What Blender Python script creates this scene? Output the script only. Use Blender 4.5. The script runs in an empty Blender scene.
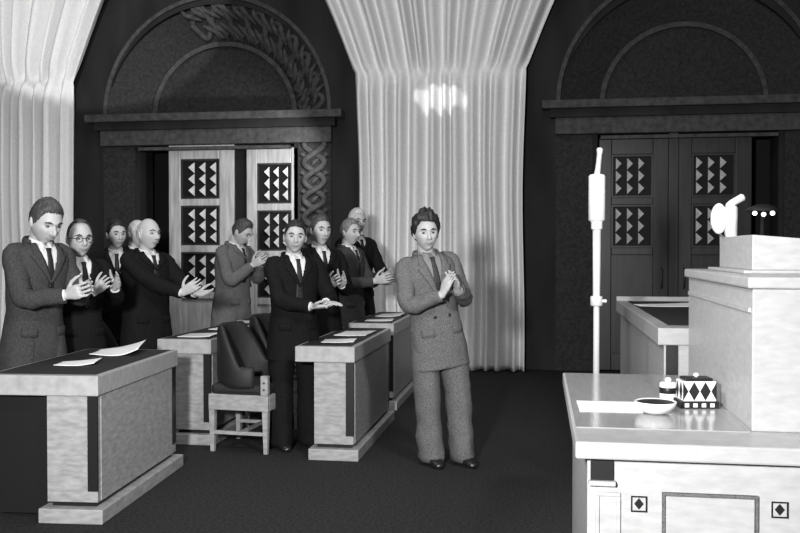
import bpy, bmesh, math, random
from mathutils import Vector, Matrix, noise
R = math.radians
random.seed(7)
S = bpy.context.scene
COL = S.collection

# ------------------------------------------------------------------ camera, world, light, exposure
cam_d = bpy.data.cameras.new('camera'); cam = bpy.data.objects.new('camera', cam_d); COL.objects.link(cam)
cam_d.sensor_width = 36; cam_d.lens = 40.5; cam_d.clip_end = 60
cam.location = (0, 0, 1.48)
cam.rotation_euler = (R(90 - 1.05), 0, R(8.84))
S.camera = cam
S.view_settings.view_transform = 'Standard'; S.view_settings.look = 'None'
S.view_settings.gamma = 1; S.view_settings.use_curve_mapping = False
S.view_settings.exposure = 0.0
w = bpy.data.worlds.new('world'); S.world = w; w.use_nodes = True
w.node_tree.nodes['Background'].inputs[0].default_value = (.5, .5, .5, 1)
w.node_tree.nodes['Background'].inputs[1].default_value = .10

def lamp(name, typ, loc, target, power, size=.3, angle=40, blend=.3, scale=(1, 1, 1), sizey=None):
    d = bpy.data.lights.new(name, typ); d.energy = power
    if typ == 'AREA':
        d.size = size
        if sizey: d.shape = 'RECTANGLE'; d.size_y = sizey
    else: d.shadow_soft_size = size
    if typ == 'SPOT': d.spot_size = R(angle); d.spot_blend = blend
    o = bpy.data.objects.new(name, d); COL.objects.link(o); o.location = loc; o.scale = scale
    o.rotation_euler = (Vector(target) - Vector(loc)).to_track_quat('-Z', 'Y').to_euler()
    return o
lamp('press_flash', 'AREA', (-.85, -.3, 1.95), (-1.6, 10, 1.7), 520, .30)
lamp('rostrum_added_fill', 'SPOT', (-1.7, 3.0, 3.7), (.9, 4.5, 1.0), 300, .2, 44, .6)  # unseen spot added to brighten the rostrum's left face and the desktop
lamp('delegates_added_fill', 'SPOT', (2.2, 1.2, 4.6), (-2.3, 7.2, .9), 850, .45, 46, .6)  # extra key added to lift the delegates' faces and the desk sides
lamp('door_added_rake', 'SPOT', (-2.30, 10.05, 2.75), (-4.25, 11.2, 2.35), 130, .04, 88, .5)  # no fixture here: raking light added for the left doors and carving
lamp('right_door_added_rake', 'SPOT', (.10, 9.75, 2.5), (1.9, 11.25, 2.3), 10, .04, 70, .6)  # weaker added twin that rakes the right door studs
lamp('curtain_spotlight', 'SPOT', (-1.24, 9.0, 3.9), (-1.22, 11.0, 3.33), 125, .02, 20, .5, (1, .5, 1))
lamp('side_curtain_spotlight', 'SPOT', (-3.4, 4.6, 5.2), (-5.75, 11.0, 5.35), 1000, .03, 33, .15)
lamp('hall_fill', 'AREA', (-2.5, 5.5, 6.6), (-2.5, 5.6, 0), 170, 5)  # broad overhead fill, added without a fixture

# ------------------------------------------------------------------ materials
def mat(name, g, rough=.6, var=0., scale=8., stretch=(1, 1, 1), bump=0., spec=.3, metal=0., emit=0., detail=4):
    m = bpy.data.materials.new(name); m.use_nodes = True
    nt = m.node_tree; b = nt.nodes['Principled BSDF']
    b.inputs['Base Color'].default_value = (g, g, g, 1); b.inputs['Roughness'].default_value = rough
    b.inputs['Specular IOR Level'].default_value = spec; b.inputs['Metallic'].default_value = metal
    if emit:
        b.inputs['Emission Color'].default_value = (1, 1, 1, 1); b.inputs['Emission Strength'].default_value = emit
    if var or bump:
        tc = nt.nodes.new('ShaderNodeTexCoord'); mp = nt.nodes.new('ShaderNodeMapping')
        mp.inputs['Scale'].default_value = stretch
        nz = nt.nodes.new('ShaderNodeTexNoise'); nz.inputs['Scale'].default_value = scale
        nz.inputs['Detail'].default_value = detail
        nt.links.new(tc.outputs['Object'], mp.inputs['Vector']); nt.links.new(mp.outputs[0], nz.inputs['Vector'])
        if var:
            r = nt.nodes.new('ShaderNodeValToRGB')
            lo, hi = g * (1 - var), g * (1 + var)
            r.color_ramp.elements[0].position = .3; r.color_ramp.elements[1].position = .7
            r.color_ramp.elements[0].color = (lo, lo, lo, 1); r.color_ramp.elements[1].color = (hi, hi, hi, 1)
            nt.links.new(nz.outputs[0], r.inputs[0]); nt.links.new(r.outputs[0], b.inputs['Base Color'])
        if bump:
            bp = nt.nodes.new('ShaderNodeBump'); bp.inputs['Strength'].default_value = bump
            bp.inputs['Distance'].default_value = .01
            nt.links.new(nz.outputs[0], bp.inputs['Height']); nt.links.new(bp.outputs[0], b.inputs['Normal'])
    return m
M = dict(
    carpet=mat('carpet', .028, .95, .45, 60, bump=.4, spec=.05),
    wall=mat('dark_panelling', .022, .75, .3, 3, (1, 1, .3), spec=.15),
    stone=mat('carved_stone', .06, .75, .35, 14, bump=.5, spec=.2),
    tymp=mat('tympanum_plaster', .03, .8, .35, 30, spec=.15),
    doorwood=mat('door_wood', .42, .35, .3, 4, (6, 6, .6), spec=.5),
    darkdoor=mat('dark_and_shaded_wood', .03, .4, .3, 4, (6, 6, .6), spec=.4),  # right doors' weaker light put into their colour; also dark mouldings, handles
    stud=mat('carved_stud_wood', .42, .4, .2, 20, spec=.5),
    black=mat('recess_shade_black', .008, .6, spec=.2),  # shade of panel grounds, leaf gap and vestibule painted near black
    curtain=mat('curtain_cloth', .80, .85, .06, 40, bump=.15, spec=.1),
    wood=mat('desk_birch_veneer', .29, .45, .22, 5, (3, 3, 9), spec=.35, detail=8),
    woodtop=mat('desk_edge_veneer', .34, .4, .18, 5, (3, 9, 3), spec=.35, detail=8),
    leather=mat('black_writing_leather', .014, .62, .3, 60, spec=.4),
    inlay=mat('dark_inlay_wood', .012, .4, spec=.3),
    pale=mat('pale_birch_veneer', .38, .4, .10, 5, (3, 3, 9), spec=.4, detail=8),
    palegrey=mat('polished_grey_desktop', .30, .16, .08, 6, (8, 1, 1), spec=.5),
    paper=mat('paper', .80, .8, .03, 20, spec=.1),
    skin=mat('skin', .42, .55, .06, 30, spec=.35),
    lip=mat('lip_skin', .20, .5, spec=.35),
    eye=mat('eye_white', .16, .3, spec=.5), iris=mat('iris', .01, .3, spec=.5),
    hairdark=mat('dark_hair', .012, .55, .5, 60, (1, 1, .3), bump=.8, spec=.4),
    hairmid=mat('brown_hair', .05, .55, .5, 60, (1, 1, .3), bump=.8, spec=.4),
    hairlight=mat('fair_hair', .16, .55, .4, 60, (1, 1, .3), bump=.8, spec=.4),
    hairwhite=mat('white_hair', .50, .6, .3, 60, (1, 1, .3), bump=.8, spec=.3),
    suitblack=mat('black_suit', .007, .85, .3, 90, bump=.2, spec=.12),
    suitdark=mat('charcoal_suit', .012, .85, .3, 90, bump=.2, spec=.12),
    suitmid=mat('mid_grey_suit', .045, .9, .3, 90, bump=.2, spec=.1),
    suittweed=mat('grey_tweed_suit', .115, .92, .4, 130, bump=.3, spec=.08),
    shirt=mat('white_shirt', .65, .8, spec=.15), shirtgrey=mat('grey_shirt', .20, .8, spec=.15),
    tie=mat('dark_tie', .015, .6, spec=.3), tiegrey=mat('grey_tie', .03, .6, .4, 60, spec=.3),
    shoe=mat('black_shoe_leather', .012, .3, spec=.5),
    chrome=mat('brushed_white_metal', .75, .3, spec=.6, metal=.3),
    china=mat('white_china', .75, .2, spec=.5),
    lampshade=mat('dark_lamp_shade', .006, .6, spec=.2),
    bulb=mat('bulb', .8, .3, emit=3.0),
)

# ------------------------------------------------------------------ helpers
def link(name, bm, m, parent=None, smooth=False, solid=0, bevel=0, loc=None):
    me = bpy.data.meshes.new(name)
    bmesh.ops.recalc_face_normals(bm, faces=bm.faces)
    bm.to_mesh(me); bm.free()
    for x in (m if isinstance(m, (list, tuple)) else [m]): me.materials.append(x)
    if smooth:
        for p in me.polygons: p.use_smooth = True
    o = bpy.data.objects.new(name, me); COL.objects.link(o)
    if parent is not None: o.parent = parent
    if loc is not None: o.location = loc
    if solid:
        md = o.modifiers.new('solid', 'SOLIDIFY'); md.thickness = solid; md.offset = -1
    if bevel:
        md = o.modifiers.new('bevel', 'BEVEL'); md.width = bevel; md.segments = 2; md.limit_method = 'ANGLE'
    return o
def tag(o, label, cat, group=None):
    o['label'] = label; o['category'] = cat
    if group: o['group'] = group
    return o
def empty(name, loc=(0, 0, 0), rz=0):
    o = bpy.data.objects.new(name, None); COL.objects.link(o); o.empty_display_size = .1
    o.location = loc; o.rotation_euler = (0, 0, rz); return o
def struct(o): o['kind'] = 'structure'; return o
def copy_tree(o, parent=None):
    c = o.copy(); COL.objects.link(c)
    if parent is not None: c.parent = parent
    for ch in list(o.children): copy_tree(ch, c)
    return c
def box(bm, x0, x1, y0, y1, z0, z1):
    v = [bm.verts.new((x, y, z)) for z in (z0, z1) for y in (y0, y1) for x in (x0, x1)]
    for f in ((0, 2, 3, 1), (4, 5, 7, 6), (0, 1, 5, 4), (2, 6, 7, 3), (0, 4, 6, 2), (1, 3, 7, 5)):
        bm.faces.new([v[i] for i in f])
    return bm
def B(*a): return box(bmesh.new(), *a)
def ring(c, u, v, ru, rv, n=16, e=2.):
    out = []
    for i in range(n):
        a = 2 * math.pi * i / n; ca, sa = math.cos(a), math.sin(a)
        x = math.copysign(abs(ca) ** (2 / e), ca); y = math.copysign(abs(sa) ** (2 / e), sa)
        out.append(Vector(c) + u * (ru * x) + v * (rv * y))
    return out
def loft(bm, rings, cap=True):
    vs = [[bm.verts.new(p) for p in r] for r in rings]; n = len(vs[0]); fs = []
    for a, b in zip(vs, vs[1:]):
        for i in range(n): fs.append(bm.faces.new((a[i], a[(i + 1) % n], b[(i + 1) % n], b[i])))
    if cap:
        bm.faces.new(vs[0][::-1]); bm.faces.new(vs[-1])
    return fs
def tube(bm, pts, rad, n=10, ref=(0, 0, 1), cap=True, dome=True):
    pts = [Vector(p) for p in pts]; rs = []
    rad = [(r, r) if not isinstance(r, (tuple, list)) else r for r in rad]
    u = None
    for i, p in enumerate(pts):
        t = (pts[min(i + 1, len(pts) - 1)] - pts[max(i - 1, 0)]).normalized()
        if u is None:
            rf = Vector(ref)
            if abs(rf.dot(t)) > .95: rf = Vector((1, 0, 0)) if abs(t.x) < .8 else Vector((0, 1, 0))
            u = (rf - t * rf.dot(t)).normalized()
        else: u = (u - t * u.dot(t)).normalized()
        v = t.cross(u)
        rr = ring(p, u, v, rad[i][0], rad[i][1], n)
        if dome and i == 0:
            k = min(rad[i]) * .5
            rs.append(ring(p - t * k, u, v, rad[i][0] * .6, rad[i][1] * .6, n))
        rs.append(rr)
        if dome and i == len(pts) - 1:
            k = min(rad[i]) * .5
            rs.append(ring(p + t * k, u, v, rad[i][0] * .6, rad[i][1] * .6, n))
    loft(bm, rs, cap); return bm
def lathe(bm, prof, c=(0, 0, 0), n=24):
    X, Y = Vector((1, 0, 0)), Vector((0, 1, 0)); c = Vector(c)
    loft(bm, [ring(c + Vector((0, 0, z)), X, Y, max(r, 1e-4), max(r, 1e-4), n) for r, z in prof]); return bm
def ellips(bm, c, r, sub=2, mtx=None):
    m = Matrix.Translation(c) @ (mtx or Matrix()) @ Matrix.Diagonal((*r, 1))
    bmesh.ops.create_icosphere(bm, subdivisions=sub, radius=1, matrix=m); return bm
def interp(t, tab):
    if t <= tab[0][0]: return tab[0][1:]
    for a, b in zip(tab, tab[1:]):
        if t <= b[0]:
            k = (t - a[0]) / (b[0] - a[0]); k = k * k * (3 - 2 * k) * .5 + k * .5
            return tuple(p + (q - p) * k for p, q in zip(a[1:], b[1:]))
    return tab[-1][1:]

# ------------------------------------------------------------------ the hall
WY = 11.25
struct(link('floor', B(-9.5, 5.5, -2, 12.2, -.1, 0), M['carpet']))
bays = [-4.18, 1.74]
OW = 1.05           # half width of a doorway opening
# back wall: one slab with two doorway openings and arched recesses cut by building it from pieces
bm = bmesh.new()
xs = [-9.5, bays[0] - OW, bays[0] + OW, bays[1] - OW, bays[1] + OW, 5.5]
for a, b in ((0, 1), (2, 3), (4, 5)): box(bm, xs[a], xs[b], WY, WY + .4, 0, 2.95)
box(bm, -9.5, 5.5, WY, WY + .4, 2.95, 3.15)
def arch_fill(bm, cx, r, x0, x1, z0, z1, y0, y1, n=40):   # wall around a half round opening
    f = []
    for i in range(n + 1):
        a = math.pi * i / n
        px, pz = cx + r * math.cos(a), z0 + r * math.sin(a)
        qx = cx + (x1 - cx) * math.cos(a) / max(abs(math.cos(a)), abs(math.sin(a)) * (x1 - cx) / (z1 - z0))
        qz = z0 + (x1 - cx) * math.sin(a) / max(abs(math.cos(a)), abs(math.sin(a)) * (x1 - cx) / (z1 - z0))
        f.append([bm.verts.new(p) for p in ((px, y0, pz), (qx, y0, qz), (qx, y1, qz), (px, y1, pz))])
    for a, b in zip(f, f[1:]):
        for k in range(4): bm.faces.new((a[k], b[k], b[(k + 1) % 4], a[(k + 1) % 4]))
    bm.faces.new(f[0]); bm.faces.new(f[-1][::-1])
for cx in bays: arch_fill(bm, cx, 1.53, cx - 1.8, cx + 1.8, 3.15, 6.2, WY, WY + .4)
for a, b in ((-9.5, bays[0] - 1.8), (bays[0] + 1.8, bays[1] - 1.8), (bays[1] + 1.8, 5.5)): box(bm, a, b, WY, WY + .4, 3.15, 6.2)
struct(link('wall_back', bm, M['wall']))
struct(link('wall_left', B(-9.7, -9.5, -2, 12.2, 0, 6.2), M['wall']))

def half_ring(cx, r0, r1, z0, y0, y1, n=48, a0=0, a1=math.pi):
    bm = bmesh.new(); f = []
    for i in range(n + 1):
        a = a0 + (a1 - a0) * i / n; c, s = math.cos(a), math.sin(a)
        f.append([bm.verts.new((cx + r * c, y, z0 + r * s)) for r, y in ((r0, y0), (r1, y0), (r1, y1), (r0, y1))])
    for a, b in zip(f, f[1:]):
        for k in range(4): bm.faces.new((a[k], b[k], b[(k + 1) % 4], a[(k + 1) % 4]))
    bm.faces.new(f[0]); bm.faces.new(f[-1][::-1]); return bm
def splay(cx, z0, n=48):                       # the archivolt slopes back from the outer bead to the inner one
    bm = bmesh.new(); f = []
    for i in range(n + 1):
        a = math.pi * i / n; c, s = math.cos(a), math.sin(a)
        f.append([bm.verts.new((cx + r * c, y, z0 + r * s)) for r, y in ((1.53, WY + .02), (.97, WY + .36), (.97, WY + .46), (1.53, WY + .12))])
    for a, b in zip(f, f[1:]):
        for k in range(4): bm.faces.new((a[k], b[k], b[(k + 1) % 4], a[(k + 1) % 4]))
    bm.faces.new(f[0]); bm.faces.new(f[-1][::-1]); return bm
def leaf_relief(bm, c, ax, r, d, side, y):     # one carved curling acanthus leaf lying in the plane of the wall
    ax = Vector((ax[0], 0, ax[1])).normalized(); nx = Vector((-ax.z, 0, ax.x)) * side
    c = Vector((c[0], y, c[1])); pts = []
    for i in range(9):
        t = i / 8; a = -.4 + 2.6 * t; rr = r * (1 - .45 * t)
        pts.append(c + ax * (rr * math.sin(a) * 1.1) + nx * (rr * (math.cos(a) - .35)) + Vector((0, -d * math.sin(math.pi * t) * .8, 0)))
    tube(bm, pts, [(.014, .014)] + [(.062 * r / .16, .034 + .012 * math.sin(i)) for i in range(1, 8)] + [(.012, .012)], 8, (0, 1, 0))
tn = 1
for k, cx in enumerate(bays):
    z0 = (3.15, 3.19)[k]
    # lintel shelf and fascia
    o = empty('trim_%d' % tn); tn += 1; struct(o)
    link('lintel', B(cx - 1.72, cx + 1.72, WY - .22, WY + .36, z0, z0 + .10), M['stone'], o, bevel=.012)
    link('fascia', B(cx - 1.56, cx + 1.56, WY - .10, WY + .1, z0 - .30, z0 - .10), M['stone'], o, bevel=.01)
    link('moulding', B(cx - 1.62, cx + 1.62, WY - .14, WY + .1, z0 - .10, z0 - .001), M['wall'], o)
    link('cornice_bead', B(cx - 1.02, cx + 1.02, WY - .12, WY - .02, z0 - .37, z0 - .33), M['stone'], o)
    # arch: outer bead, recessed archivolt, inner bead, tympanum
    o = empty('trim_%d' % tn); tn += 1; struct(o)
    link('outer_bead', half_ring(cx, 1.50, 1.55, z0 + .1, WY - .03, WY + .05), M['stone'], o)
    link('archivolt', splay(cx, z0 + .1), M['tymp'], o)
    link('inner_bead', half_ring(cx, .95, 1.01, z0 + .1, WY + .31, WY + .40), M['stone'], o)
    link('tympanum', half_ring(cx, .001, .97, z0 + .1, WY + .37, WY + .45), M['tymp'], o)
    if k == 0:
        bm = bmesh.new(); n = 120                # interlaced stems and leaves run round the right half of the arch
        def on(a, rr, lift=0): return Vector((cx + rr * math.cos(a), WY + .02 + (1.53 - rr) * .607 - lift, z0 + .1 + rr * math.sin(a)))
        for q in (-1, 1):
            tube(bm, [on(.02 + 1.85 * i / n, 1.25 + q * .18 * math.sin(2 * math.pi * 4.5 * i / n), .02 + .015 * q * math.cos(2 * math.pi * 4.5 * i / n)) for i in range(n + 1)],
                 [(.042, .040)] * (n + 1), 8, (0, 1, 0))
        for i in range(18):
            a = .08 + 1.78 * i / 18
            for q in (-1, 1):
                p0, p1 = on(a, 1.25 + q * .03, .03), on(a + .13 * q, 1.25 + q * .13 , .05); p2 = on(a + .16 * q, 1.25 + q * .24, .02)
                tube(bm, [p0, p0.lerp(p1, .5), p1, p2], [.015, .038, .034, .010], 8, (0, 1, 0))
        link('carved_leaves', bm, M['stone'], o, True)
    # pilasters beside the doorway
    for s in (-1, 1):
        o = empty('trim_%d' % tn); tn += 1; struct(o)
        x0, x1 = sorted((cx + s * (OW + .06), cx + s * (OW + .50)))
        link('pilaster', B(x0, x1, WY - .03, WY + .02, 0, z0 - .31), M['tymp'], o)
        if k == 0 and s == 1:
            bm = bmesh.new()
            xm = (x0 + x1) / 2; n = 150
            for q in (-1, 1):
                tube(bm, [(xm + q * .13 * math.sin(2 * math.pi * i / 26), WY - .05 - .02 * q * math.cos(2 * math.pi * i / 26), .12 + 2.72 * i / n) for i in range(n + 1)],
                     [(.045, .04)] * (n + 1), 8, (0, 1, 0))
            for i in range(11):
                z = .12 + 2.72 * (i * 13 + 6.5) / n
                tube(bm, [(xm - .05, WY - .03, z - .05), (xm, WY - .06, z), (xm + .05, WY - .03, z + .05)], [.012, .035, .012], 8, (0, 1, 0))
                for q in (-1, 1): tube(bm, [(xm + q * .10, WY - .03, z + .06), (xm + q * .155, WY - .05, z + .11), (xm + q * .19, WY - .03, z + .10)], [.012, .034, .012], 8, (0, 1, 0))
            link('carved_interlace', bm, M['stone'], o, True)
# vestibule behind the doors, shade put into its black colour
struct(link('wall_vestibule', B(-6.5, 4.5, WY + .75, WY + .85, 0, 3.3), M['black']))

def door(n, x0, x1, top, face, m_frame, m_stud, rows=3, y=WY + .04):
    """one leaf: stiles and rails, three studded panels and one plain panel; face -1/1 = side whose lit pyramid facet is shaped"""
    o = empty('door_%d' % n, ((x0 + x1) / 2, y, 0)); struct(o); W = (x1 - x0) / 2; st = W * .38
    pt = [top - .20 - .62 * i for i in range(3)]
    bm = bmesh.new()
    for s in (-1, 1):
        a, b = sorted((s * W, s * (W - st * (1.15 if s == 1 else .95)))); box(bm, a, b, -.04, .03, 0.01, top)
    xl, xr = -W + st * .95, W - st * 1.15
    zs = [top - .20, top - .72, top - .81, top - 1.33, top - 1.42, top - 1.94, top - 2.03, .22]
    box(bm, xl, xr, -.04, .03, zs[0], top); box(bm, xl, xr, -.04, .03, .01, .22)
    for a, b in ((1, 2), (3, 4), (5, 6))[:rows]: box(bm, xl, xr, -.035, .03, zs[b], zs[a])
    link('leaf_frame', bm, m_frame, o, bevel=.008)
    for a, b in ((0, 1), (2, 3), (4, 5))[:rows]:
        p = link('studded_panel', B(xl, xr, .0, .025, zs[b], zs[a]), M['black'], o)
        bm = bmesh.new(); cw = (xr - xl - .09) / 3; chh = (zs[a] - zs[b] - .07) / 3
        for i in range(3):
            for j in range(3):
                cx = xl + .045 + cw * (i + .5); cz = zs[b] + .035 + chh * (j + .5); hw, hh = cw * .46, chh * .47
                # three sided stud: triangle in plan, only the lit facet of a pyramid put into shape
                pl = [(face * hw * .95, hh), (face * hw * .95, -hh), (-face * hw * .12, 0)]
                bs = [bm.verts.new((cx + u, -.001, cz + v)) for u, v in pl]
                tp = [bm.verts.new((cx + u * .97, -h, cz + v * .97)) for (u, v), h in zip(pl, (.012, .012, .045))]
                bm.faces.new(tp); bm.faces.new(bs[::-1])
                for q in range(3): bm.faces.new((bs[q], bs[(q + 1) % 3], tp[(q + 1) % 3], tp[q]))
        link('lit_facet_studs', bm, m_stud, p)
        bm = bmesh.new(); t = .022
        for q in ((xl, xl + t, zs[b], zs[a]), (xr - t, xr, zs[b], zs[a]), (xl + t, xr - t, zs[a] - t, zs[a]), (xl + t, xr - t, zs[b], zs[b] + t)):
            box(bm, q[0], q[1], -.025, 0, q[2], q[3])
        link('panel_moulding', bm, M['darkdoor'], p)
    link('lower_panel', B(xl, xr, 0, .025, zs[7], zs[rows * 2]), m_frame, o)
    hx = W - st * .5 if n % 2 else -W + st * .4
    h = bmesh.new(); tube(h, [(hx, -.045, 1.02), (hx, -.09, 1.04), (hx, -.09, 1.24), (hx, -.045, 1.26)], [.012] * 4, 8)
    link('pull_handle', h, M['darkdoor'], o, True)
    return o
door(1, -4.83, -3.94, 2.87, 1, M['doorwood'], M['stud'])
door(2, -3.765, -3.0, 2.80, 1, M['doorwood'], M['stud'])
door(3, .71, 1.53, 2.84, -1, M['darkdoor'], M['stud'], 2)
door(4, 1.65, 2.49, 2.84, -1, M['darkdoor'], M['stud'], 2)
struct(link('trim_9', B(-3.94, -3.765, WY + .05, WY + .10, 0, 2.9), M['black']))  # black strip stands for the shaded gap between the leaves
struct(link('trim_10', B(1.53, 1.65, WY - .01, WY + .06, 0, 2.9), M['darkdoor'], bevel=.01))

# ------------------------------------------------------------------ curtains
def curtain(cx, seed, label):
    random.seed(seed); nu, nv = 260, 90; bm = bmesh.new(); zt = 3.66; g = []
    nf, nf2 = 12, 13
    ph = [random.uniform(-.26, .26) for _ in range(40)]
    def fold(u, n, off):
        q = u * n; i = int(q); p = q + (ph[(i + off) % 40] * (1 - (q - i)) + ph[(i + 1 + off) % 40] * (q - i))
        m = lambda k: .62 + 1.4 * abs(ph[(k * 7 + off) % 40])
        return .5 + .5 * math.sin(2 * math.pi * p) * (m(i) * (1 - (q - i)) + m(i + 1) * (q - i))
    for j in range(nv + 1):
        z = .015 + (6.0 - .015) * j / nv; row = []
        if z < zt: hw = 1.03 + .012 * math.sin(z * 2.)
        else:
            t = (z - zt) / .92; hw = 1.03 + .30 * t ** .85 + .09 * t * t
        up = min(max((z - zt + .05) / .12, 0), 1)
        pin = math.exp(-((z - zt) / .16) ** 2)
        for i in range(nu + 1):
            u = i / nu; f = fold(u, nf, 0) * (1 - up) + fold(u, nf2, 11) * up
            amp = (.24 if z < zt else .24 + .06 * (z - zt)) * (1 - .55 * pin)
            x = cx + (2 * u - 1) * hw + .012 * math.sin(9 * u + z * 1.3)
            row.append(bm.verts.new((x, WY - .14 - amp * f - .05 * pin - .03 * min(1, max(0, z - zt)) + .015 * math.sin(3 * z + 7 * u), z)))
        g.append(row)
    for a, b in zip(g, g[1:]):
        for i in range(nu): bm.faces.new((a[i], a[i + 1], b[i + 1], b[i]))
    return tag(link('curtain', bm, M['curtain'], None, True, solid=.006), label, 'curtain')
curtain(-1.22, 3, 'pale full length curtain gathered in at mid height between the two arched doorways')
curtain(-7.07, 5, 'pale gathered curtain at the far left beside the left arched doorway')

# ------------------------------------------------------------------ delegates' desks (long along y, knee side to the left)
def make_desk(W=.43, L=1.55):
    o = empty('delegate_desk'); H = .80
    link('desktop', B(-W, 0, 0, L, .69, H), M['woodtop'], o, bevel=.006)
    link('writing_surface', B(-W + .03, -.035, .05, L - .05, H - .004, H + .004), M['leather'], o)
    for y0, y1 in ((.02, .06), (L - .06, L - .02)):
        link('end_panel', B(-.295, -.012, y0, y1, .11, .688), M['wood'], o)
    link('side_panel', B(-.05, -.008, .061, L - .061, .11, .688), M['wood'], o)
    for y in (.018, L - .022):
        link('inlay_strip', B(-.066, -.010, y - .004, y + .008, .17, .689), M['inlay'], o)
    link('inlay_strip', B(-.012, -.004, L - .10, L - .05, .17, .688), M['inlay'], o)
    if W > .5: link('knee_shade_panel', B(-W + .03, -.296, .10, .12, .02, .688), M['inlay'], o)  # dark sheet added for the shade of the open knee space
    link('toe_recess', B(-.28, -.03, .05, L - .05, .078, .112), M['inlay'], o)  # shade of the gap above the plinth put into a dark block
    link('plinth', B(-.33, .03, -.02, L + .02, 0, .08), M['wood'], o, bevel=.006)
    return o
desk = make_desk(); G = 'delegates desks in two rows'
spots = [(-2.353, 4.53, 'pale wooden desk at the lower left corner with two loose papers on it'),
         (-2.46, 6.50, 'pale wooden desk in the left row, in front of the bald man'),
         (-2.46, 8.32, 'pale wooden desk at the back of the left row, below the man looking down'),
         (-1.28, 6.16, 'pale desk under the smiling man\'s hands, just left of the man standing alone'),
         (-1.33, 8.19, 'pale wooden desk behind the grey tweed man, nearest to the central curtain')]
for i, (x, y, lb) in enumerate(spots):
    o = make_desk(.64, 1.30) if i == 0 else (desk if i == 1 else copy_tree(desk))
    o.location = (x, y, 0); o.rotation_euler = (0, 0, R(3.9) if i == 0 else 0); tag(o, lb, 'desk', G)

def paper(x, y, z, w, d, rz, label, curl=0., thick=.003, m='paper', group='papers on the desks'):
    bm = bmesh.new(); n = 12; g = []
    for j in range(n + 1):
        row = []
        for i in range(n + 1):
            u, v = i / n - .5, j / n - .5
            row.append(bm.verts.new((u * w, v * d, thick + curl * max(0, u * 1.6 + v * .4) ** 1.6 + abs(curl) * .12 * (1 + math.sin(5 * u + 3 * v)))))
        g.append(row)
    for a, b in zip(g, g[1:]):
        for i in range(n): bm.faces.new((a[i], a[i + 1], b[i + 1], b[i]))
    o = link('paper_sheet', bm, M[m], None, True, solid=thick)
    o.location = (x, y, z); o.rotation_euler = (0, 0, rz)
    return tag(o, label, 'paper', group)
ZD = .8045
paper(-2.71, 4.98, ZD, .23, .20, .25, 'flat white paper at the left end of the nearest left desk', .02)
paper(-2.73, 5.54, ZD, .30, .38, .3, 'large curled white paper lying further along the nearest left desk', .06)
paper(-2.66, 6.78, ZD, .26, .30, .05, 'light paper lying on the desk in front of the bald man', .01)
paper(-2.64, 7.45, ZD, .26, .36, -.05, 'white paper at the far end of the desk in front of the bald man', .01)
paper(-2.66, 8.65, ZD, .28, .32, .05, 'white paper on the back left desk below the man looking down', .01)
paper(-1.47, 6.52, ZD, .24, .24, .1, 'white paper on the desk of the smiling man, nearer of the two', .008)
paper(-1.47, 7.12, ZD, .26, .40, -.04, 'white paper on the desk of the smiling man, further of the two', .008)
paper(-1.52, 8.50, ZD, .26, .22, .08, 'white paper on the desk by the curtain, nearer of the two', .008)
paper(-1.52, 9.15, ZD, .26, .40, .0, 'white paper on the desk by the curtain, further of the two', .02)

# ------------------------------------------------------------------ chairs (face +x)
def make_chair():
    o = empty('armchair'); hx, hy = .235, .25
    # seat frame
    bm = bmesh.new()
    for q in ((-hx, hx, -hy, -hy + .03), (-hx, hx, hy - .03, hy), (-hx, -hx + .03, -hy + .03, hy - .03), (hx - .03, hx, -hy + .03, hy - .03)):
        box(bm, q[0], q[1], q[2], q[3], .31, .425)
    link('seat_rail', bm, M['wood'], o, bevel=.005)
    bm = bmesh.new(); box(bm, -hx + .01, hx - .005, -hy + .01, hy - .01, .42, .50)
    link('seat', bm, M['leather'], o, bevel=.03)
    for x in (-hx + .025, hx - .025):
        for y in (-hy + .025, hy - .025):
            bm = bmesh.new(); X, Y = Vector((1, 0, 0)), Vector((0, 1, 0))
            loft(bm, [ring((x, y, 0), X, Y, .020, .020, 4), ring((x, y, .31), X, Y, .031, .031, 4)])
            bmesh.ops.rotate(bm, verts=bm.verts, cent=(x, y, 0), matrix=Matrix.Rotation(R(45), 3, 'Z'))
            link('leg', bm, M['wood'], o)
    for y in (-hy + .025, hy - .025): link('stretcher', B(-hx + .03, hx - .03, y - .01, y + .01, .13, .155), M['wood'], o)
    link('stretcher', B(-.01, .01, -hy + .03, hy - .03, .13, .155), M['wood'], o)
    # barrel shaped padded back sweeping forward into the arms
    bm = bmesh.new(); n = 36; rs = []
    for i in range(n + 1):
        a = R(62) + R(236) * i / n
        cx, cy = .24 * math.cos(a) * .98, .25 * math.sin(a)
        k = max(0, -math.cos(a)); top = .63 + .30 * min(1, max(0, k * 1.5)) ** .8
        dr = Vector((math.cos(a), math.sin(a), 0)); zc = (.47 + top) / 2
        rs.append(ring((cx + .005, cy, zc), dr, Vector((0, 0, 1)), .026, (top - .47) / 2, 12, 3.2))
    loft(bm, rs); link('backrest', bm, M['leather'], o, True)
    for s in (-1, 1):
        p = link('arm_post', B(hx - .055, hx, s * .235 - .022, s * .235 + .022, .426, .57), M['wood'], o, bevel=.004)
        for z in (.47, .52):
            bm = bmesh.new(); ellips(bm, (hx - .028, s * .235 + s * .022, z), (.008, .004, .008), 2)
            link('nail_head', bm, M['inlay'], p)
    return o
ch = make_chair(); G = 'armchairs behind the desks'
for i, (x, y, rz, lb) in enumerate([(-2.145, 6.52, -.10, 'black leather armchair with light wood legs, nearest, right of the left row desk'),
                          (-2.195, 7.42, .0, 'black armchair behind the nearest armchair, at the smiling man\'s back'),
                          (-3.52, 6.90, .0, 'dark armchair back between the man in spectacles and the bald man')]):
    o = ch if i == 0 else copy_tree(ch)
    o.location = (x, y, 0); o.rotation_euler = (0, 0, rz); tag(o, lb, 'chair', G)

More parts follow.
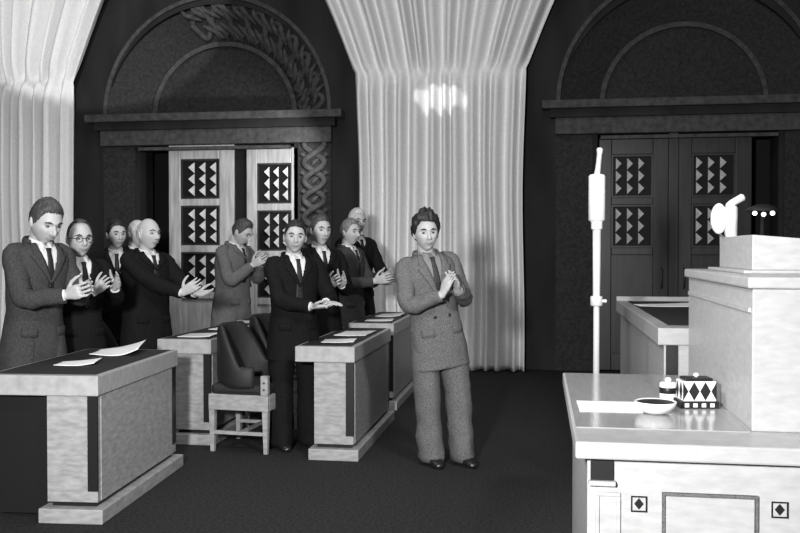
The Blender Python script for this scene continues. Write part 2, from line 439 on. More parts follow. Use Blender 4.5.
# ------------------------------------------------------------------ presidium on the right
PX0, PY0, PY1 = .126, 3.24, 5.06
o = empty('presidium_desk', (0, 0, 0))
tag(o, 'broad pale wooden presidium desk at the lower right with polished grey top', 'desk')
link('desktop', B(PX0, 1.75, PY0, PY1, .738, .80), M['pale'], o, bevel=.008)
link('writing_surface', B(PX0 + .012, .775, PY0 + .26, PY1 - .03, .797, .8035), M['palegrey'], o)
link('body', B(PX0 + .045, 1.70, PY0 + .06, PY1 - .30, .0, .737), M['pale'], o)
link('cubby_shade', B(.182, .262, PY0 + .045, PY0 + .062, .655, .735), M['inlay'], o)  # dark slab painted as the shade inside an open cubby
link('cubby_lip', B(.174, .27, PY0 + .03, PY0 + .061, .636, .654), M['pale'], o, bevel=.004)
bm = bmesh.new()
def frame(bm, x0, x1, z0, z1, t, y0, y1):
    box(bm, x0, x1, y0, y1, z1 - t, z1); box(bm, x0, x1, y0, y1, z0, z0 + t)
    box(bm, x0, x0 + t, y0, y1, z0 + t, z1 - t); box(bm, x1 - t, x1, y0, y1, z0 + t, z1 - t)
yf = PY0 + .06
d = empty('cabinet_door', (0, 0, 0)); d.parent = o
bm = bmesh.new(); frame(bm, .20, .288, .12, .61, .014, yf - .012, yf); link('door_frame', bm, M['pale'], d, bevel=.003)
link('door_panel', B(.214, .274, yf - .004, yf, .134, .596), M['pale'], d)
for x in (.352, .83):
    p = link('inlay_plaque', B(x - .027, x + .027, yf - .006, yf, .545, .60), M['pale'], o)
    bm = bmesh.new(); frame(bm, x - .028, x + .028, .544, .601, .005, yf - .009, yf - .005)
    c = (x, .573)
    v = [bm.verts.new((c[0] + a * .017, yf - .0075, c[1] + b * .021)) for a, b in ((0, 1), (1, 0), (0, -1), (-1, 0))]
    v2 = [bm.verts.new((c[0] + a * .017, yf - .005, c[1] + b * .021)) for a, b in ((0, 1), (1, 0), (0, -1), (-1, 0))]
    bm.faces.new(v); bm.faces.new(v2[::-1])
    for q in range(4): bm.faces.new((v[q], v[(q + 1) % 4], v2[(q + 1) % 4], v2[q]))
    link('diamond_inlay', bm, M['inlay'], p)
p = link('front_panel', B(.445, .745, yf - .01, yf, .14, .605), M['pale'], o)
bm = bmesh.new(); frame(bm, .432, .758, .13, .618, .010, yf - .014, yf); link('panel_inlay_line', bm, M['suittweed'], p)

# far desk of the presidium
o = empty('presidium_desk')
tag(o, 'tall pale side desk with dark inlay strip beyond the rostrum', 'desk')
link('desktop', B(.645, 1.70, 5.12, 7.9, .955, 1.05), M['pale'], o, bevel=.006)
link('writing_surface', B(.725, 1.62, 5.3, 7.7, 1.046, 1.054), M['leather'], o)
link('body', B(.68, 1.66, 5.14, 7.86, .08, .954), M['pale'], o)
link('inlay_strip', B(.69, .755, 5.132, 5.142, .70, .954), M['inlay'], o)
link('plinth', B(.645, 1.69, 5.10, 7.9, 0, .08), M['pale'], o)
link('gallery_rail', B(.645, 1.70, 7.84, 7.89, 1.05, 1.085), M['pale'], o)
paper(.98, 7.1, 1.0545, .5, .28, .05, 'white papers on the tall side desk beyond the rostrum', .02)

# rostrum standing on the presidium desk
o = empty('rostrum'); tag(o, 'bright white tall rostrum block standing on the right end of the presidium desk', 'rostrum')
link('body', B(.785, 1.70, 3.52, 4.98, .80, 1.335), M['pale'], o, bevel=.006)
link('cap', B(.765, 1.72, 3.50, 5.0, 1.336, 1.38), M['pale'], o, bevel=.008)
link('side_moulding', B(.776, .786, 3.55, 4.95, 1.245, 1.262), M['pale'], o)
# lectern box with sloping top
o = empty('lectern'); tag(o, 'white sloping lectern box on top of the rostrum', 'lectern')
bm = bmesh.new(); v = []
for x, zt in ((.885, 1.545), (1.55, 1.49)):
    for y in (3.98, 4.68): v.append((bm.verts.new((x, y, 1.395)), bm.verts.new((x, y, zt))))
a, b, c, d_ = v
bm.faces.new((a[0], b[0], d_[0], c[0])); bm.faces.new((a[1], c[1], d_[1], b[1]))
for p, q in ((a, b), (b, d_), (d_, c), (c, a)): bm.faces.new((p[0], p[1], q[1], q[0]))
link('sloping_box', bm, M['pale'], o, bevel=.005)
link('base_ledge', B(.84, 1.60, 3.93, 4.74, 1.3805, 1.395), M['pale'], o, bevel=.005)

# microphone on the lectern
mx, my, mz = .918, 4.58, 1.5422
o = empty('table_microphone', (mx, my, mz)); o.scale = (.86,) * 3; tag(o, 'white drum shaped microphone with tilted rod standing on the lectern', 'microphone')
bm = bmesh.new(); lathe(bm, [(.03, 0), (.031, .006), (.034, .012), (.036, .10), (.036, .165), (.028, .178), (.001, .18)]); link('housing', bm, M['chrome'], o, True)
bm = bmesh.new(); ellips(bm, (-.066, -.005, .105), (.046, .050, .088), 3); link('grille', bm, M['china'], o, True)
bm = bmesh.new(); tube(bm, [(-.02, 0, .178), (.0, 0, .19), (.06, -.01, .225)], [.014, .02, .022], 12); link('tilted_rod', bm, M['chrome'], o, True)
# lamp on the lectern
lx, ly, lz = 1.045, 4.50, 1.537
o = empty('desk_lamp', (lx, ly, lz)); o.scale = (.8, .8, .9); tag(o, 'small dark lamp with bright bulbs at the right edge of the lectern', 'lamp')
bm = bmesh.new(); lathe(bm, [(.045, 0), (.045, .01), (.012, .018), (.008, .15), (.001, .151)]); link('stem', bm, M['lampshade'], o, True)
bm = bmesh.new(); lathe(bm, [(.10, .142), (.102, .144), (.07, .165), (.03, .178), (.001, .18)]); link('shade', bm, M['lampshade'], o, True)
for k in (-1, 0, 1):
    bm = bmesh.new(); ellips(bm, (k * .05, -.03, .130 - .006 * (k == 0)), (.014, .012, .012), 2); link('bulb', bm, M['bulb'], o, True)

# things on the presidium desk
ZP = .8036
paper(.315, 3.97, ZP, .30, .25, .02, 'long white paper sheet flat on the grey presidium desktop', .0, .004)
o = empty('bowl', (.475, 3.84, ZP)); tag(o, 'shallow white bowl with dark inside on the presidium desktop', 'bowl')
bm = bmesh.new(); lathe(bm, [(.035, 0), (.055, .006), (.078, .028), (.086, .05), (.080, .05), (.072, .03), (.05, .012), (.001, .010)]); link('dish', bm, M['china'], o, True)
bm = bmesh.new(); lathe(bm, [(.001, .0125), (.048, .0126), (.07, .032), (.077, .046), (.072, .048), (.001, .04)]); link('dark_filling', bm, M['inlay'], o, True)
o = empty('ink_pot', (.575, 4.20, ZP)); tag(o, 'small round pot with dark band behind the white bowl', 'pot')
bm = bmesh.new(); lathe(bm, [(.034, 0), (.038, .01), (.038, .075), (.03, .08), (.001, .08)]); link('pot', bm, M['china'], o, True)
bm = bmesh.new(); lathe(bm, [(.0385, .03), (.0395, .032), (.0395, .055), (.0385, .057)]); link('band', bm, M['inlay'], o, True)
bm = bmesh.new(); lathe(bm, [(.012, .08), (.016, .09), (.008, .10), (.001, .101)]); link('knob', bm, M['china'], o, True)
o = empty('patterned_box', (.668, 4.03, ZP)); o.rotation_euler = (0, 0, .15)
tag(o, 'black and white diamond patterned box with a lid beside the rostrum', 'box')
link('box_body', B(-.072, .072, -.05, .05, .03, .115), M['china'], o, bevel=.004)
bm = bmesh.new()
def dia(bm, cx, cz, a, b, y, t=.002, half=0):
    pts = [(0, b), (a, 0), (0, -b), (-a, 0)]
    if half == 1: pts = [(0, b), (a, 0), (0, -b)]
    if half == -1: pts = [(0, b), (0, -b), (-a, 0)]
    f = [bm.verts.new((cx + p, y - t, cz + q)) for p, q in pts]; g = [bm.verts.new((cx + p, y, cz + q)) for p, q in pts]
    bm.faces.new(f); bm.faces.new(g[::-1])
    for i in range(len(f)): bm.faces.new((f[i], f[(i + 1) % len(f)], g[(i + 1) % len(f)], g[i]))
for cx in (-.024, .024): dia(bm, cx, .073, .0228, .040, -.05)
dia(bm, -.0715, .073, .0225, .040, -.05, half=1); dia(bm, .0715, .073, .0225, .040, -.05, half=-1)
for s in (-1, 1):
    for k in (-.025, .025):
        pts = [(0, .036), (.018, 0), (0, -.036), (-.018, 0)]
        f = [bm.verts.new((s * .074, k + p, .073 + q)) for p, q in pts]; g = [bm.verts.new((s * .0715, k + p, .073 + q)) for p, q in pts]
        bm.faces.new(f); bm.faces.new(g[::-1])
        for i in range(4): bm.faces.new((f[i], f[(i + 1) % 4], g[(i + 1) % 4], g[i]))
link('diamond_pattern', bm, M['inlay'], o)
b_ = link('base_band', B(-.08, .08, -.058, .058, 0, .03), M['inlay'], o)
bm = bmesh.new()
for k in range(4): box(bm, -.066 + k * .036, -.048 + k * .036, -.0595, -.0575, .007, .023)
link('check_pattern', bm, M['china'], b_)
link('lid', B(-.06, .06, -.042, .042, .1155, .128), M['inlay'], o, bevel=.004)
bm = bmesh.new(); ellips(bm, (0, 0, .137), (.013, .013, .010), 2); link('lid_knob', bm, M['china'], o, True)

# floor microphone stand
o = empty('microphone_stand', (.335, 5.50, 0)); tag(o, 'tall white microphone stand with thick cylinder behind the presidium desk', 'microphone')
bm = bmesh.new(); lathe(bm, [(.11, 0), (.11, .02), (.06, .035), (.03, .05), (.001, .051)], n=32); link('base', bm, M['chrome'], o, True)
bm = bmesh.new(); lathe(bm, [(.019, .045), (.018, 1.16), (.0215, 1.22), (.024, 1.60), (.001, 1.601)]); link('pole', bm, M['chrome'], o, True)
bm = bmesh.new(); lathe(bm, [(.03, 1.145), (.036, 1.15), (.036, 1.20), (.03, 1.205)]); link('clamp_collar', bm, M['chrome'], o, True)
bm = bmesh.new(); tube(bm, [(.03, 0, 1.175), (.055, 0, 1.175)], [.008, .012], 10); link('clamp_knob', bm, M['chrome'], o, True)
bm = bmesh.new(); lathe(bm, [(.028, 1.60), (.034, 1.61), (.034, 1.645), (.042, 1.655), (.049, 1.66), (.049, 1.92), (.042, 1.93), (.001, 1.931)]); link('microphone_body', bm, M['china'], o, True)
bm = bmesh.new(); tube(bm, [(0, 0, 1.925), (.006, 0, 1.97), (.014, 0, 2.05), (.016, 0, 2.08)], [.02, .016, .015, .02], 12); link('top_rod', bm, M['chrome'], o, True)

# ------------------------------------------------------------------ people
TORSO = [(.68, .208, .150), (.80, .204, .147), (.92, .190, .136), (1.06, .172, .126), (1.18, .182, .134), (1.30, .198, .140),
         (1.37, .200, .130), (1.415, .188, .112), (1.445, .155, .095), (1.47, .105, .080), (1.49, .072, .072)]
EXP = 2.35
def vsurf(x, z, k=1.0, off=0.):
    rx, ry = interp(z, TORSO); rx *= k; ry *= k
    q = max(0., 1 - min(.98, abs(x) / rx) ** EXP) ** (1 / EXP)
    return -ry * q - off
def wop(z, zb):    # half width of the jacket opening
    return 0 if z < zb else min(.070, .004 + (z - zb) / (1.47 - zb) * .074)

def head_deform(v, wid=1.):
    x, y, z = v
    X, Y, Z = x * .0765 * wid, y * .097, z * .117
    if z < -.05:
        t = (-z - .05) / .95
        X *= 1 - .30 * t ** 1.3
        Y *= (1 - .03 * t) if y < 0 else (1 - .60 * t)
    if y < 0:
        for s in (-1, 1):
            Y += .015 * math.exp(-(((X - s * .031) / .018) ** 2 + ((Z - .008) / .013) ** 2))
            Y -= .005 * math.exp(-(((X - s * .045) / .018) ** 2 + ((Z + .022) / .018) ** 2))
        Y -= .008 * math.exp(-((X / .05) ** 2 + ((Z - .028) / .011) ** 2))
        Y += .005 * math.exp(-((X / .02) ** 2 + ((Z + .083) / .008) ** 2))
        Y -= .006 * math.exp(-((X / .022) ** 2 + ((Z + .104) / .014) ** 2))
    return Vector((X, Y, Z))
HL = [(-1, .70), (-.75, .66), (-.58, .56), (-.42, .22), (-.25, .0), (-.12, -.08), (.05, .06), (.25, -.20), (.5, -.42), (1, -.50)]

def arm_ik(S_, W_, a, b, pole):
    d = W_ - S_; L = min(d.length, a + b - .004); dn = d.normalized()
    W_ = S_ + dn * L
    k = (a * a - b * b + L * L) / (2 * L); h = math.sqrt(max(0, a * a - k * k))
    p = pole - dn * pole.dot(dn); p.normalize()
    return S_ + dn * k + p * h, W_
def hand(bm, W_, d, n, side, curl=.25, sc=1.05, spread=.05):
    d = d.normalized(); n = (n - d * n.dot(d)).normalized(); t = d.cross(n) * (1 if side < 0 else -1)
    rs = []
    for q, wd, th in ((-.01, .026, .020), (.02, .031, .018), (.055, .041, .016), (.088, .043, .0135), (.099, .038, .010)):
        rs.append(ring(W_ + d * q * sc, t, n, wd * sc, th * sc, 14, 2.4))
    loft(bm, rs)
    for off, ln, k in ((.032, .074, 1), (.011, .083, .35), (-.0105, .077, -.35), (-.031, .060, -1)):
        p = W_ + (d * (.088 - .006 * abs(k)) + t * off) * sc; dr = (d + t * (spread * k)).normalized()
        pts = [p]; c = 0
        for i, f in enumerate((.46, .30, .24)):
            c += curl * (.5 if i == 0 else 1) * (1 + .15 * (1 - k))
            p = p + (dr * math.cos(c) + n * math.sin(c)) * ln * f * sc; pts.append(p)
        tube(bm, pts, [.0085 * sc, .0082 * sc, .0074 * sc, .0062 * sc], 8, n)
    p = W_ + (d * .022 + t * .028 + n * .006) * sc
    q = p + (d * .60 + t * .72 + n * .22).normalized() * .046 * sc
    r = q + (d * .86 + t * .42 + n * .28).normalized() * .034 * sc
    s_ = r + (d * .95 + t * .2 + n * .25).normalized() * .026 * sc
    tube(bm, [p, q, r, s_], [.0135 * sc, .011 * sc, .0098 * sc, .007 * sc], 8, n)

def person(label, x, y, theta, H, suit, hair, style='short', vol=1.06, head=(0, 0, 0), lean=(0, 0), hands=None, shirt='shirt', tie='tie',
           spect=False, feet=((-.11, 0), (.11, -.02)), voxel=.0055, headk=1., build=1., zb=1.25, hip=(0, 0), detail=False, smile=0., trousers=None):
    k = H / 1.735
    T = Vector
    Rl = Matrix.Rotation(R(lean[0]), 4, 'X') @ Matrix.Rotation(R(lean[1]), 4, 'Y')
    base = Matrix.Translation((hip[0], hip[1], 0))
    U = base @ Matrix.Translation((0, 0, .95)) @ Rl @ Matrix.Translation((0, 0, -.95))
    Rh = Matrix.Rotation(R(head[0]), 4, 'Z') @ Matrix.Rotation(R(head[1]), 4, 'X') @ Matrix.Rotation(R(head[2]), 4, 'Y')
    Hm = U @ Matrix.Translation((0, -.010, 1.508)) @ Rh @ Matrix.Translation((0, -.018, .112)) @ Matrix.Scale(headk, 4)
    hands = hands or dict(R=((-.06, -.34, 1.22), (.25, -.8, .5), (1, .1, .1)), L=((.06, -.34, 1.24), (-.25, -.8, .5), (-1, .1, -.1)))
    X, Y, Z = T((1, 0, 0)), T((0, 1, 0)), T((0, 0, 1))
    # arms solved in rest space
    arms = {}
    for s, key in ((-1, 'R'), (1, 'L')):
        h_ = hands[key]; W_, d, n = T(h_[0]), T(h_[1]).normalized(), T(h_[2]).normalized()
        pole = T(h_[3]) if len(h_) > 3 else T((s * .55, .25, -1))
        curl = h_[4] if len(h_) > 4 else .25
        S0 = T((s * .168 * build, .0, 1.40)); E, W_ = arm_ik(S0, W_, .30, .265, pole)
        arms[s] = (S0, E, W_, d, n, curl)
    legs = {}
    for i, s in enumerate((-1, 1)):
        hp = T((s * .092 + hip[0], hip[1], .92)); an = T((feet[i][0], feet[i][1], .085)); kn = (hp + an) / 2 + T((s * .01, -.025, .02))
        legs[s] = (hp, kn, an)
    root = None
    # ---- body
    bm = bmesh.new(); fs = 0
    rs = [ring((0, 0, z), X, Y, rx * .86 * build, ry * .86 * build, 24, EXP) for z, rx, ry in [(.84, .13, .10), (.92, .17, .12)] + [(z, a, b) for z, a, b in TORSO[3:-1]]]
    loft(bm, rs)
    tube(bm, [(0, .012, 1.42), (0, .005, 1.50), (0, -.008, 1.56)], [.062, .055, .056], 16)
    for s in (-1, 1):
        S0, E, W_, d, n, curl = arms[s]
        tube(bm, [S0 - X * s * .05, S0, S0.lerp(E, .5), E, E.lerp(W_, .35), W_.lerp(E, .12), W_], [.05, .05, .045, .038, .038, .028, .026], 12)
        hand(bm, W_, d, n, s, curl)
    bm.transform(U)
    for s in (-1, 1):
        hp, kn, an = legs[s]; tube(bm, [hp, hp.lerp(kn, .5), kn, kn.lerp(an, .35), an], [.075, .068, .052, .052, .036], 14)
        tube(bm, [an - T((0, -.03, .03)), an + T((0, -.05, -.045)), an + T((0, -.13, -.06))], [.03, .03, .018], 10)
    hb = bmesh.new(); bmesh.ops.create_icosphere(hb, subdivisions=5, radius=1)
    for v in hb.verts: v.co = head_deform(v.co)
    tube(hb, [(0, -.086, .018), (0, -.097, -.004), (0, -.110, -.022), (0, -.108, -.034)], [(.008, .007), (.009, .009), (.012, .012), (.011, .008)], 10)
    for s in (-1, 1):
        ellips(hb, (s * .010, -.100, -.032), (.008, .010, .007), 2)
        ellips(hb, (s * .077, .012, -.008), (.009, .019, .031), 2, Matrix.Rotation(R(-12), 4, 'X') @ Matrix.Rotation(R(s * 18), 4, 'Z'))
    hb.transform(Hm); me = bpy.data.meshes.new('tmp'); hb.to_mesh(me); hb.free(); bm.from_mesh(me); bpy.data.meshes.remove(me)
    bmesh.ops.recalc_face_normals(bm, faces=bm.faces)
    for v in bm.verts: v.co *= k
    me = bpy.data.meshes.new('person'); bm.to_mesh(me); bm.free()
    tmp = bpy.data.objects.new('tmp', me); COL.objects.link(tmp)
    md = tmp.modifiers.new('r', 'REMESH'); md.mode = 'VOXEL'; md.voxel_size = voxel; md.use_smooth_shade = True
    md = tmp.modifiers.new('s', 'SMOOTH'); md.factor = .4; md.iterations = 2
    dg = bpy.context.evaluated_depsgraph_get(); me2 = bpy.data.meshes.new_from_object(tmp.evaluated_get(dg))
    bpy.data.objects.remove(tmp); bpy.data.meshes.remove(me)
    me2.name = 'person'; me2.materials.clear(); me2.materials.append(M['skin'])
    root = bpy.data.objects.new('person', me2); COL.objects.link(root)
    root.location = (x, y, 0); root.rotation_euler = (0, 0, R(theta + 90)); tag(root, label, 'person')
    def part(name, bm, m, solid=0, smooth=True, parent=root):
        for v in bm.verts: v.co *= k
        return link(name, bm, m, parent, smooth, solid)
    # ---- hair
    bm = bmesh.new(); bmesh.ops.create_icosphere(bm, subdivisions=5, radius=1)
    kill = []
    for f in bm.faces:
        c = f.calc_center_median().normalized(); th = interp(c.y, HL)[0] + .07 * noise.noise(c * 4) + .04 * noise.noise(c * 15)
        keep = c.z > th
        if style == 'bald': keep = keep and c.z < .28 and c.y > -.18
        if style == 'receding': keep = keep and not (c.y < -.15 and c.z < .86)
        if not keep: kill.append(f)
    bmesh.ops.delete(bm, geom=kill, context='FACES')
    for v in bm.verts:
        u = v.co.normalized(); p = head_deform(u); top = max(0, u.z); fr = max(0, -u.y)
        amp = (vol - 1) * ((1.0 + .45 * top) if style == 'curly' else .45 + .85 * top + .35 * fr * top)
        ed = min(1, max(0, (u.z - interp(u.y, HL)[0]) / .28)); ed = .25 + .75 * ed
        if style == 'curly': amp *= 1 + .55 * noise.noise(u * 4 + T((.3, 0, 0))); amp += .07 * noise.noise(u * 9) + .04 * noise.noise(u * 17)
        else: amp += .05 * ed * noise.noise(T((u.x * 17 + 3 * u.y, u.y * 3.5, u.z * 6))) + .07 * ed * fr * top + .02 * ed * noise.noise(u * 14)
        if style == 'bald': amp = .05 + .02 * noise.noise(u * 8)
        v.co = p * (1 + amp * (ed if style != 'bald' else 1)) + T((0, .002, .001))
    bm.transform(Hm); part('hair', bm, M[hair], solid=.007)
    # ---- face
    for s in (-1, 1):
        bm = bmesh.new(); ellips(bm, (s * .031, -.0765, .006), (.0125, .0105, .0065), 3)
        ey = bmesh.new(); bm.transform(Hm); e = part('eye', bm, M['eye'])
        ey.free(); bm = bmesh.new(); ellips(bm, (s * .031, -.0838, .006), (.0066, .0045, .0056), 2); bm.transform(Hm); part('iris', bm, M['iris'], parent=e)
        bm = bmesh.new(); tube(bm, [(s * .014, -.096, .026), (s * .032, -.093, .032), (s * .050, -.079, .026)], [(.003, .004), (.005, .006), (.0025, .004)], 6)
        bm.transform(Hm); part('eyebrow', bm, M['hairmid'] if hair in ('hairwhite', 'hairlight') else M['hairdark'])
    bm = bmesh.new()
    tube(bm, [(-.026, -.080, -.058 + smile), (-.012, -.0915, -.0615), (0, -.094, -.062), (.012, -.0915, -.0615), (.026, -.080, -.058 + smile)], [.0025, .0055, .006, .0055, .0025], 8)
    bm.transform(Hm); part('lips', bm, M['lip'])
    if spect:
        bm = bmesh.new()
        for s in (-1, 1):
            pts = [(s * .032 + .021 * math.cos(a), -.099, .004 + .018 * math.sin(a)) for a in [i * math.pi / 8 for i in range(17)]]
            tube(bm, pts, [.0022] * 17, 6, (0, 1, 0)); tube(bm, [(s * .053, -.098, .008), (s * .078, -.05, .008), (s * .080, .01, .006)], [.002] * 3, 6)
        tube(bm, [(-.011, -.099, .008), (0, -.102, .011), (.011, -.099, .008)], [.002] * 3, 6)
        bm.transform(Hm); part('spectacles', bm, M['inlay'])
    # ---- shirt, tie
    bm = bmesh.new(); zz = [.98 + i * .035 for i in range(15)]
    loft(bm, [ring((0, 0, z), X, Y, interp(z, TORSO)[0] * .93 * build, interp(z, TORSO)[1] * .93 * build, 40, EXP) for z in zz], False)
    loft(bm, [ring((0, .004 - .3 * q, 1.462 + q), X, (Y + Z * .28).normalized(), .066 - .15 * q, .068 - .15 * q, 28) for q in (0, .02, .04)], False)
    for s in (-1, 1):
        pts = [(s * .004, -.073, 1.478), (s * .045, -.060, 1.492), (s * .052, -.080, 1.440), (s * .030, -.095, 1.425)]
        f = [bm.verts.new(p) for p in pts]; bm.faces.new(f)
    for s in (-1, 1):
        S0, E, W_, d, n, curl = arms[s]; dn = (W_ - E).normalized(); tube(bm, [W_ - dn * .05, W_ - dn * .008], [.036, .034], 14, dome=False)
    bm.transform(U); part('shirt', bm, M[shirt], .003)
    if tie:
        bm = bmesh.new(); rs = []
        for i in range(12):
            z = 1.452 - i * .03; wd = .017 if i == 0 else .013 + .002 * i
            rs.append(ring((0, vsurf(0, z, .93 * build, .006 + .004 * (i == 0)), z), X, Y, wd, .006 if i else .011, 10, 3))
        loft(bm, rs); bm.transform(U); part('tie', bm, M[tie])
    # ---- jacket
    bm = bmesh.new(); n = 96; zs = [TORSO[0][0] + (TORSO[-1][0] - .008 - TORSO[0][0]) * i / 54 for i in range(55)]
    fs = loft(bm, [ring((0, 0, z), X, Y, interp(z, TORSO)[0] * build, interp(z, TORSO)[1] * build, n, EXP) for z in zs], False)
    kill = [f for f in fs if f.calc_center_median().y < 0 and abs(f.calc_center_median().x) < wop(f.calc_center_median().z, zb)]
    bmesh.ops.delete(bm, geom=kill, context='FACES')
    seed = T((x * 3.1, y * 1.7, 0))
    for v in bm.verts:
        d2 = T((v.co.x, v.co.y, 0)).normalized(); lo = .35 + 1.1 * max(0, 1.15 - v.co.z)
        v.co += d2 * (.011 * lo * noise.noise(T((v.co.x * 9, v.co.y * 9, v.co.z * 6)) + seed) + .006 * lo * noise.noise(T((v.co.x * 20, v.co.y * 20, v.co.z * 14)) + seed))
    for s in (-1, 1):
        S0, E, W_, d, nn, curl = arms[s]; S0 = S0 + X * s * .004
        dn = (W_ - E).normalized(); W2 = W_ - dn * .012
        pts, rad = [], []
        N = 10
        sh = S0 + T((-s * .06, 0, .012))
        ctl = [(sh, .050, .066), (S0, .060, .075), (S0.lerp(E, .3), .062, .068), (S0.lerp(E, .75), .060, .062)]
        mid = (S0.lerp(E, .92) + E.lerp(W2, .08)) / 2
        ctl += [(mid, .060, .059), (E.lerp(W2, .25), .058, .056), (E.lerp(W2, .65), .051, .050), (W2, .045, .045)]
        dense = []
        for a, b in zip(ctl, ctl[1:]):
            for q in range(5): dense.append((a[0].lerp(b[0], q / 5), a[1] + (b[1] - a[1]) * q / 5, a[2] + (b[2] - a[2]) * q / 5))
        dense.append(ctl[-1])
        for _ in range(3):
            dense = [dense[0]] + [((dense[i - 1][0] + dense[i][0] * 2 + dense[i + 1][0]) / 4, dense[i][1], dense[i][2]) for i in range(1, len(dense) - 1)] + [dense[-1]]
        q0 = len(bm.verts)
        tube(bm, [p[0] for p in dense], [(p[1] * build, p[2] * build) for p in dense], 20, (0, 1, 0), cap=False, dome=False)
        bm.verts.ensure_lookup_table()
        for v in list(bm.verts)[q0:]:
            ax = min(dense, key=lambda p: (p[0] - v.co).length_squared)[0]; dr = (v.co - ax)
            if dr.length > 1e-5: v.co += dr.normalized() * (.011 * noise.noise(v.co * 13 + seed) + .006 * noise.noise(v.co * 30 + seed))
    bm.transform(U); jk = part('jacket', bm, M[suit], .006)
    for s in (-1, 1):
        bm = bmesh.new(); g = []; N = 26
        for i in range(N + 1):
            z = zb - .01 + (1.478 - zb + .01) * i / N; t = i / N; a = wop(z, zb) - .006 if z > zb else -.004
            wd = .012 + .062 * min(1, t / .68) if t < .70 else (.040 if t < .76 else .052 - .10 * (t - .76))
            row = []
            for j in range(5):
                xx = a + wd * j / 4; row.append(bm.verts.new((s * xx * build, vsurf(min(xx, .15), z, build, .010 - .004 * (j == 0)) , z)))
            g.append(row)
        for a_, b_ in zip(g, g[1:]):
            for j in range(4): bm.faces.new((a_[j], a_[j + 1], b_[j + 1], b_[j]))
        bm.transform(U); part('lapel', bm, M[suit], .006, parent=jk)
    bm = bmesh.new()
    tube(bm, [(.088 * build * math.cos(a), .006 + .086 * math.sin(a), 1.474 + .012 * math.sin(a)) for a in [math.pi * (-.12 + 1.24 * i / 16) for i in range(17)]], [(.026, .008)] * 17, 8, (0, 0, 1))
    bm.transform(U); part('collar', bm, M[suit], parent=jk)
    for i, z in enumerate((zb - .03, zb - .13)):
        for xx in ((.0,) if not detail else (-.05, .06)):
            bm = bmesh.new(); ellips(bm, (xx, vsurf(xx, z, build, .006), z), (.011, .005, .011), 2)
            bm.transform(U); part('button', bm, M['inlay'], parent=jk)
    for s in (-1, 1):
        bm = bmesh.new(); g = []
        for i in range(9):
            xx = .07 + .085 * i / 8; g.append([bm.verts.new((s * xx, vsurf(xx, z, build, .010), z)) for z in (.965, .94, .91)])
        for a_, b_ in zip(g, g[1:]):
            for j in range(2): bm.faces.new((a_[j], a_[j + 1], b_[j + 1], b_[j]))
        bm.transform(U); part('pocket_flap', bm, M[suit], .005, parent=jk)
    # ---- trousers
    bm = bmesh.new()
    loft(bm, [ring((hip[0], hip[1], z), X, Y, rx * build, ry * build, 28, 2.3) for z, rx, ry in ((.80, .15, .115), (.86, .180, .128), (.95, .176, .122), (1.05, .160, .115))])
    for s in (-1, 1):
        hp, kn, an = legs[s]; bot = T((an.x, an.y - .012, .028))
        ctl = [(hp + T((0, 0, .03)), .092, .112), (hp.lerp(kn, .4), .102, .112), (kn, .092, .100), (kn.lerp(bot, .5), .088, .100), (bot, .090, .115)]
        dense = []
        for a, b in zip(ctl, ctl[1:]):
            for q in range(7): dense.append(tuple(a[i] + (b[i] - a[i]) * (q / 7) for i in range(3)))
        dense.append(ctl[-1]); rs = []
        for p, ra, rb in dense: rs.append(ring(p, X, Y, ra * build, rb * build, 26, 2.0))
        for r_ in rs:                           # pressed crease front and back
            c = sum(r_, T()) / len(r_)
            for i, p in enumerate(r_):
                dx = abs(p.x - c.x)
                if dx < .022: p.y += (.010 if p.y > c.y else -.012) * (1 - dx / .022)
                q = (p - c).normalized(); lo = 1 + 1.2 * max(0, .35 - p.z) / .35
                r_[i] = p + q * lo * (.009 * noise.noise(T((p.x * 8, p.y * 8, p.z * 9)) + seed) + .006 * noise.noise(T((p.x * 16, p.y * 16, p.z * 24)) + seed))
        loft(bm, rs)
    part('trousers', bm, M[trousers or suit])
    for s in (-1, 1):
        hp, kn, an = legs[s]; bm = bmesh.new(); rs = []
        for yy, wd, h_ in ((.085, .022, .06), (.065, .036, .085), (.0, .038, .095), (-.06, .043, .075), (-.12, .048, .055), (-.165, .040, .045), (-.195, .018, .03)):
            c = T((an.x + s * .012 * (-yy) * 3, an.y + yy, .004 + h_ / 2)); rs.append(ring(c, X, Z, wd, h_ / 2, 16, 2.6))
        loft(bm, rs); part('shoe', bm, M['shoe'])
    return root

def clap(cx=0, cy=-.36, z=1.22, gap=.04, up=.5, tilt=.2, d=(0, -1)):
    dr = Vector((d[0], d[1], up))
    return dict(R=((cx - gap - .02, cy, z), (dr.x + .15, dr.y, dr.z), (1, .15, tilt), (-.6, .3, -1), .15),
                L=((cx + gap + .02, cy - .01, z + .02), (dr.x - .15, dr.y, dr.z + .1), (-1, .15, -tilt), (.6, .3, -1), .22))

person('curly haired man in grey tweed suit standing alone, clapping before the central curtain', -.785, 6.13, -60, 1.715, 'suittweed', 'hairdark', 'curly', 1.27,
       head=(-12, 4, 5), lean=(-2, -7.5), hands=dict(R=((-.045, -.28, 1.195), (.45, -.35, .85), (1, .1, -.1), (-.7, .2, -.9), .14),
                                                 L=((.075, -.28, 1.215), (-.28, -.55, .75), (-1, .15, -.25), (.45, .25, -1), .30)),
       shirt='shirtgrey', tie='tiegrey', feet=((.055, .02), (.265, -.05)), voxel=.0042, zb=1.17, hip=(.09, 0), detail=True, build=1.0, headk=1.06)
person('brown haired man in mid grey suit at the far left edge, clapping behind nearest desk', -3.22, 5.36, -24, 1.80, 'suitmid', 'hairmid', 'short', 1.12,
       head=(-6, 18, 0), lean=(6, 0), hands=clap(.0, -.36, 1.20, .03, .35), shirt='shirt', tie='tie', headk=1.14, voxel=.0048)
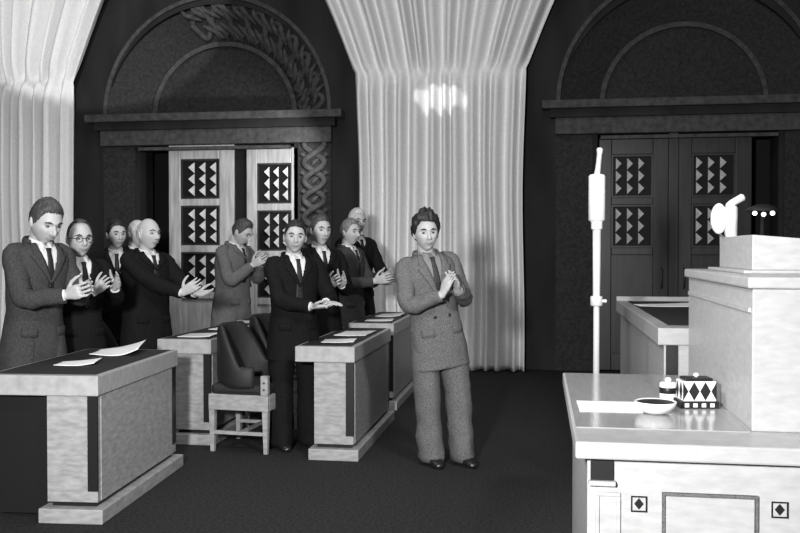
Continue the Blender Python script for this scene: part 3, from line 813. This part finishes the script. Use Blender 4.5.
person('man in spectacles and dark suit clapping, second from the left edge', -3.25, 5.98, -38, 1.67, 'suitblack', 'hairmid', 'receding', 1.08,
       head=(-6, 4, 0), hands=clap(.02, -.40, 1.25, .05, .55), spect=True, voxel=.0052, headk=1.14)
person('young dark haired man standing back between the spectacled man and the bald man', -3.73, 7.52, -58, 1.73, 'suitdark', 'hairdark', 'short', 1.09,
       head=(14, 2, 0), hands=clap(.0, -.3, 1.15), headk=1.05)
person('grey haired man almost hidden behind the bald man\'s head', -3.84, 8.14, -30, 1.75, 'suitdark', 'hairwhite', 'short', 1.10, zb=1.3, head=(0, 4, 0))
person('bald man in a dark suit holding both open hands out to the right', -3.12, 6.82, -32, 1.72, 'suitblack', 'hairwhite', 'bald', 1.05,
       zb=1.34, head=(6, 0, 0), hands=dict(R=((.02, -.46, 1.16), (.45, -.7, .5), (.8, .1, .5), (-.5, .4, -1), .18), L=((.14, -.46, 1.15), (.25, -.95, .05), (-.5, .1, .85), (.6, .3, -1), .18)), headk=1.08, build=1.04)
person('man in grey suit looking down at his hands in front of the left doors', -3.06, 8.68, -20, 1.80, 'suittweed', 'hairmid', 'short', 1.10,
       zb=1.36, head=(8, 24, 0), lean=(4, 0), hands=clap(.0, -.26, 1.30, .03, .6), headk=1.06, build=1.06)
person('smiling man in black suit and white shirt, hands folded over the desk edge', -1.83, 6.56, -54, 1.69, 'suitblack', 'hairdark', 'short', 1.08,
       head=(-16, 3, 3), hands=dict(R=((.02, -.33, 1.10), (.75, -.6, .02), (.1, .1, 1), (-.8, .3, -1), .15), L=((.14, -.30, 1.125), (.35, -.9, .0), (-.1, .1, -1), (.8, .3, -1), .15)),
       smile=.006, voxel=.0048, headk=1.05)
person('man in black suit standing just behind the smiling man\'s shoulder', -1.85, 7.42, -50, 1.76, 'suitblack', 'hairmid', 'short', 1.09, zb=1.29, head=(0, 2, 0), hands=clap(.0, -.28, 1.16), headk=1.05)
person('fair haired smiling man in dark grey suit clapping at the desk by the curtain', -1.86, 8.62, -22, 1.77, 'suitmid', 'hairlight', 'short', 1.09,
       zb=1.33, head=(-8, 2, 0), hands=clap(.0, -.34, 1.16, .035, .2), smile=.006, headk=1.05)
person('tall white haired man in black suit, rearmost, in front of the curtain edge', -1.92, 9.28, -40, 1.90, 'suitblack', 'hairwhite', 'short', 1.11,
       zb=1.36, head=(-10, 2, 0), hands=clap(.05, -.38, 1.06, .03, .1), headk=1.02)
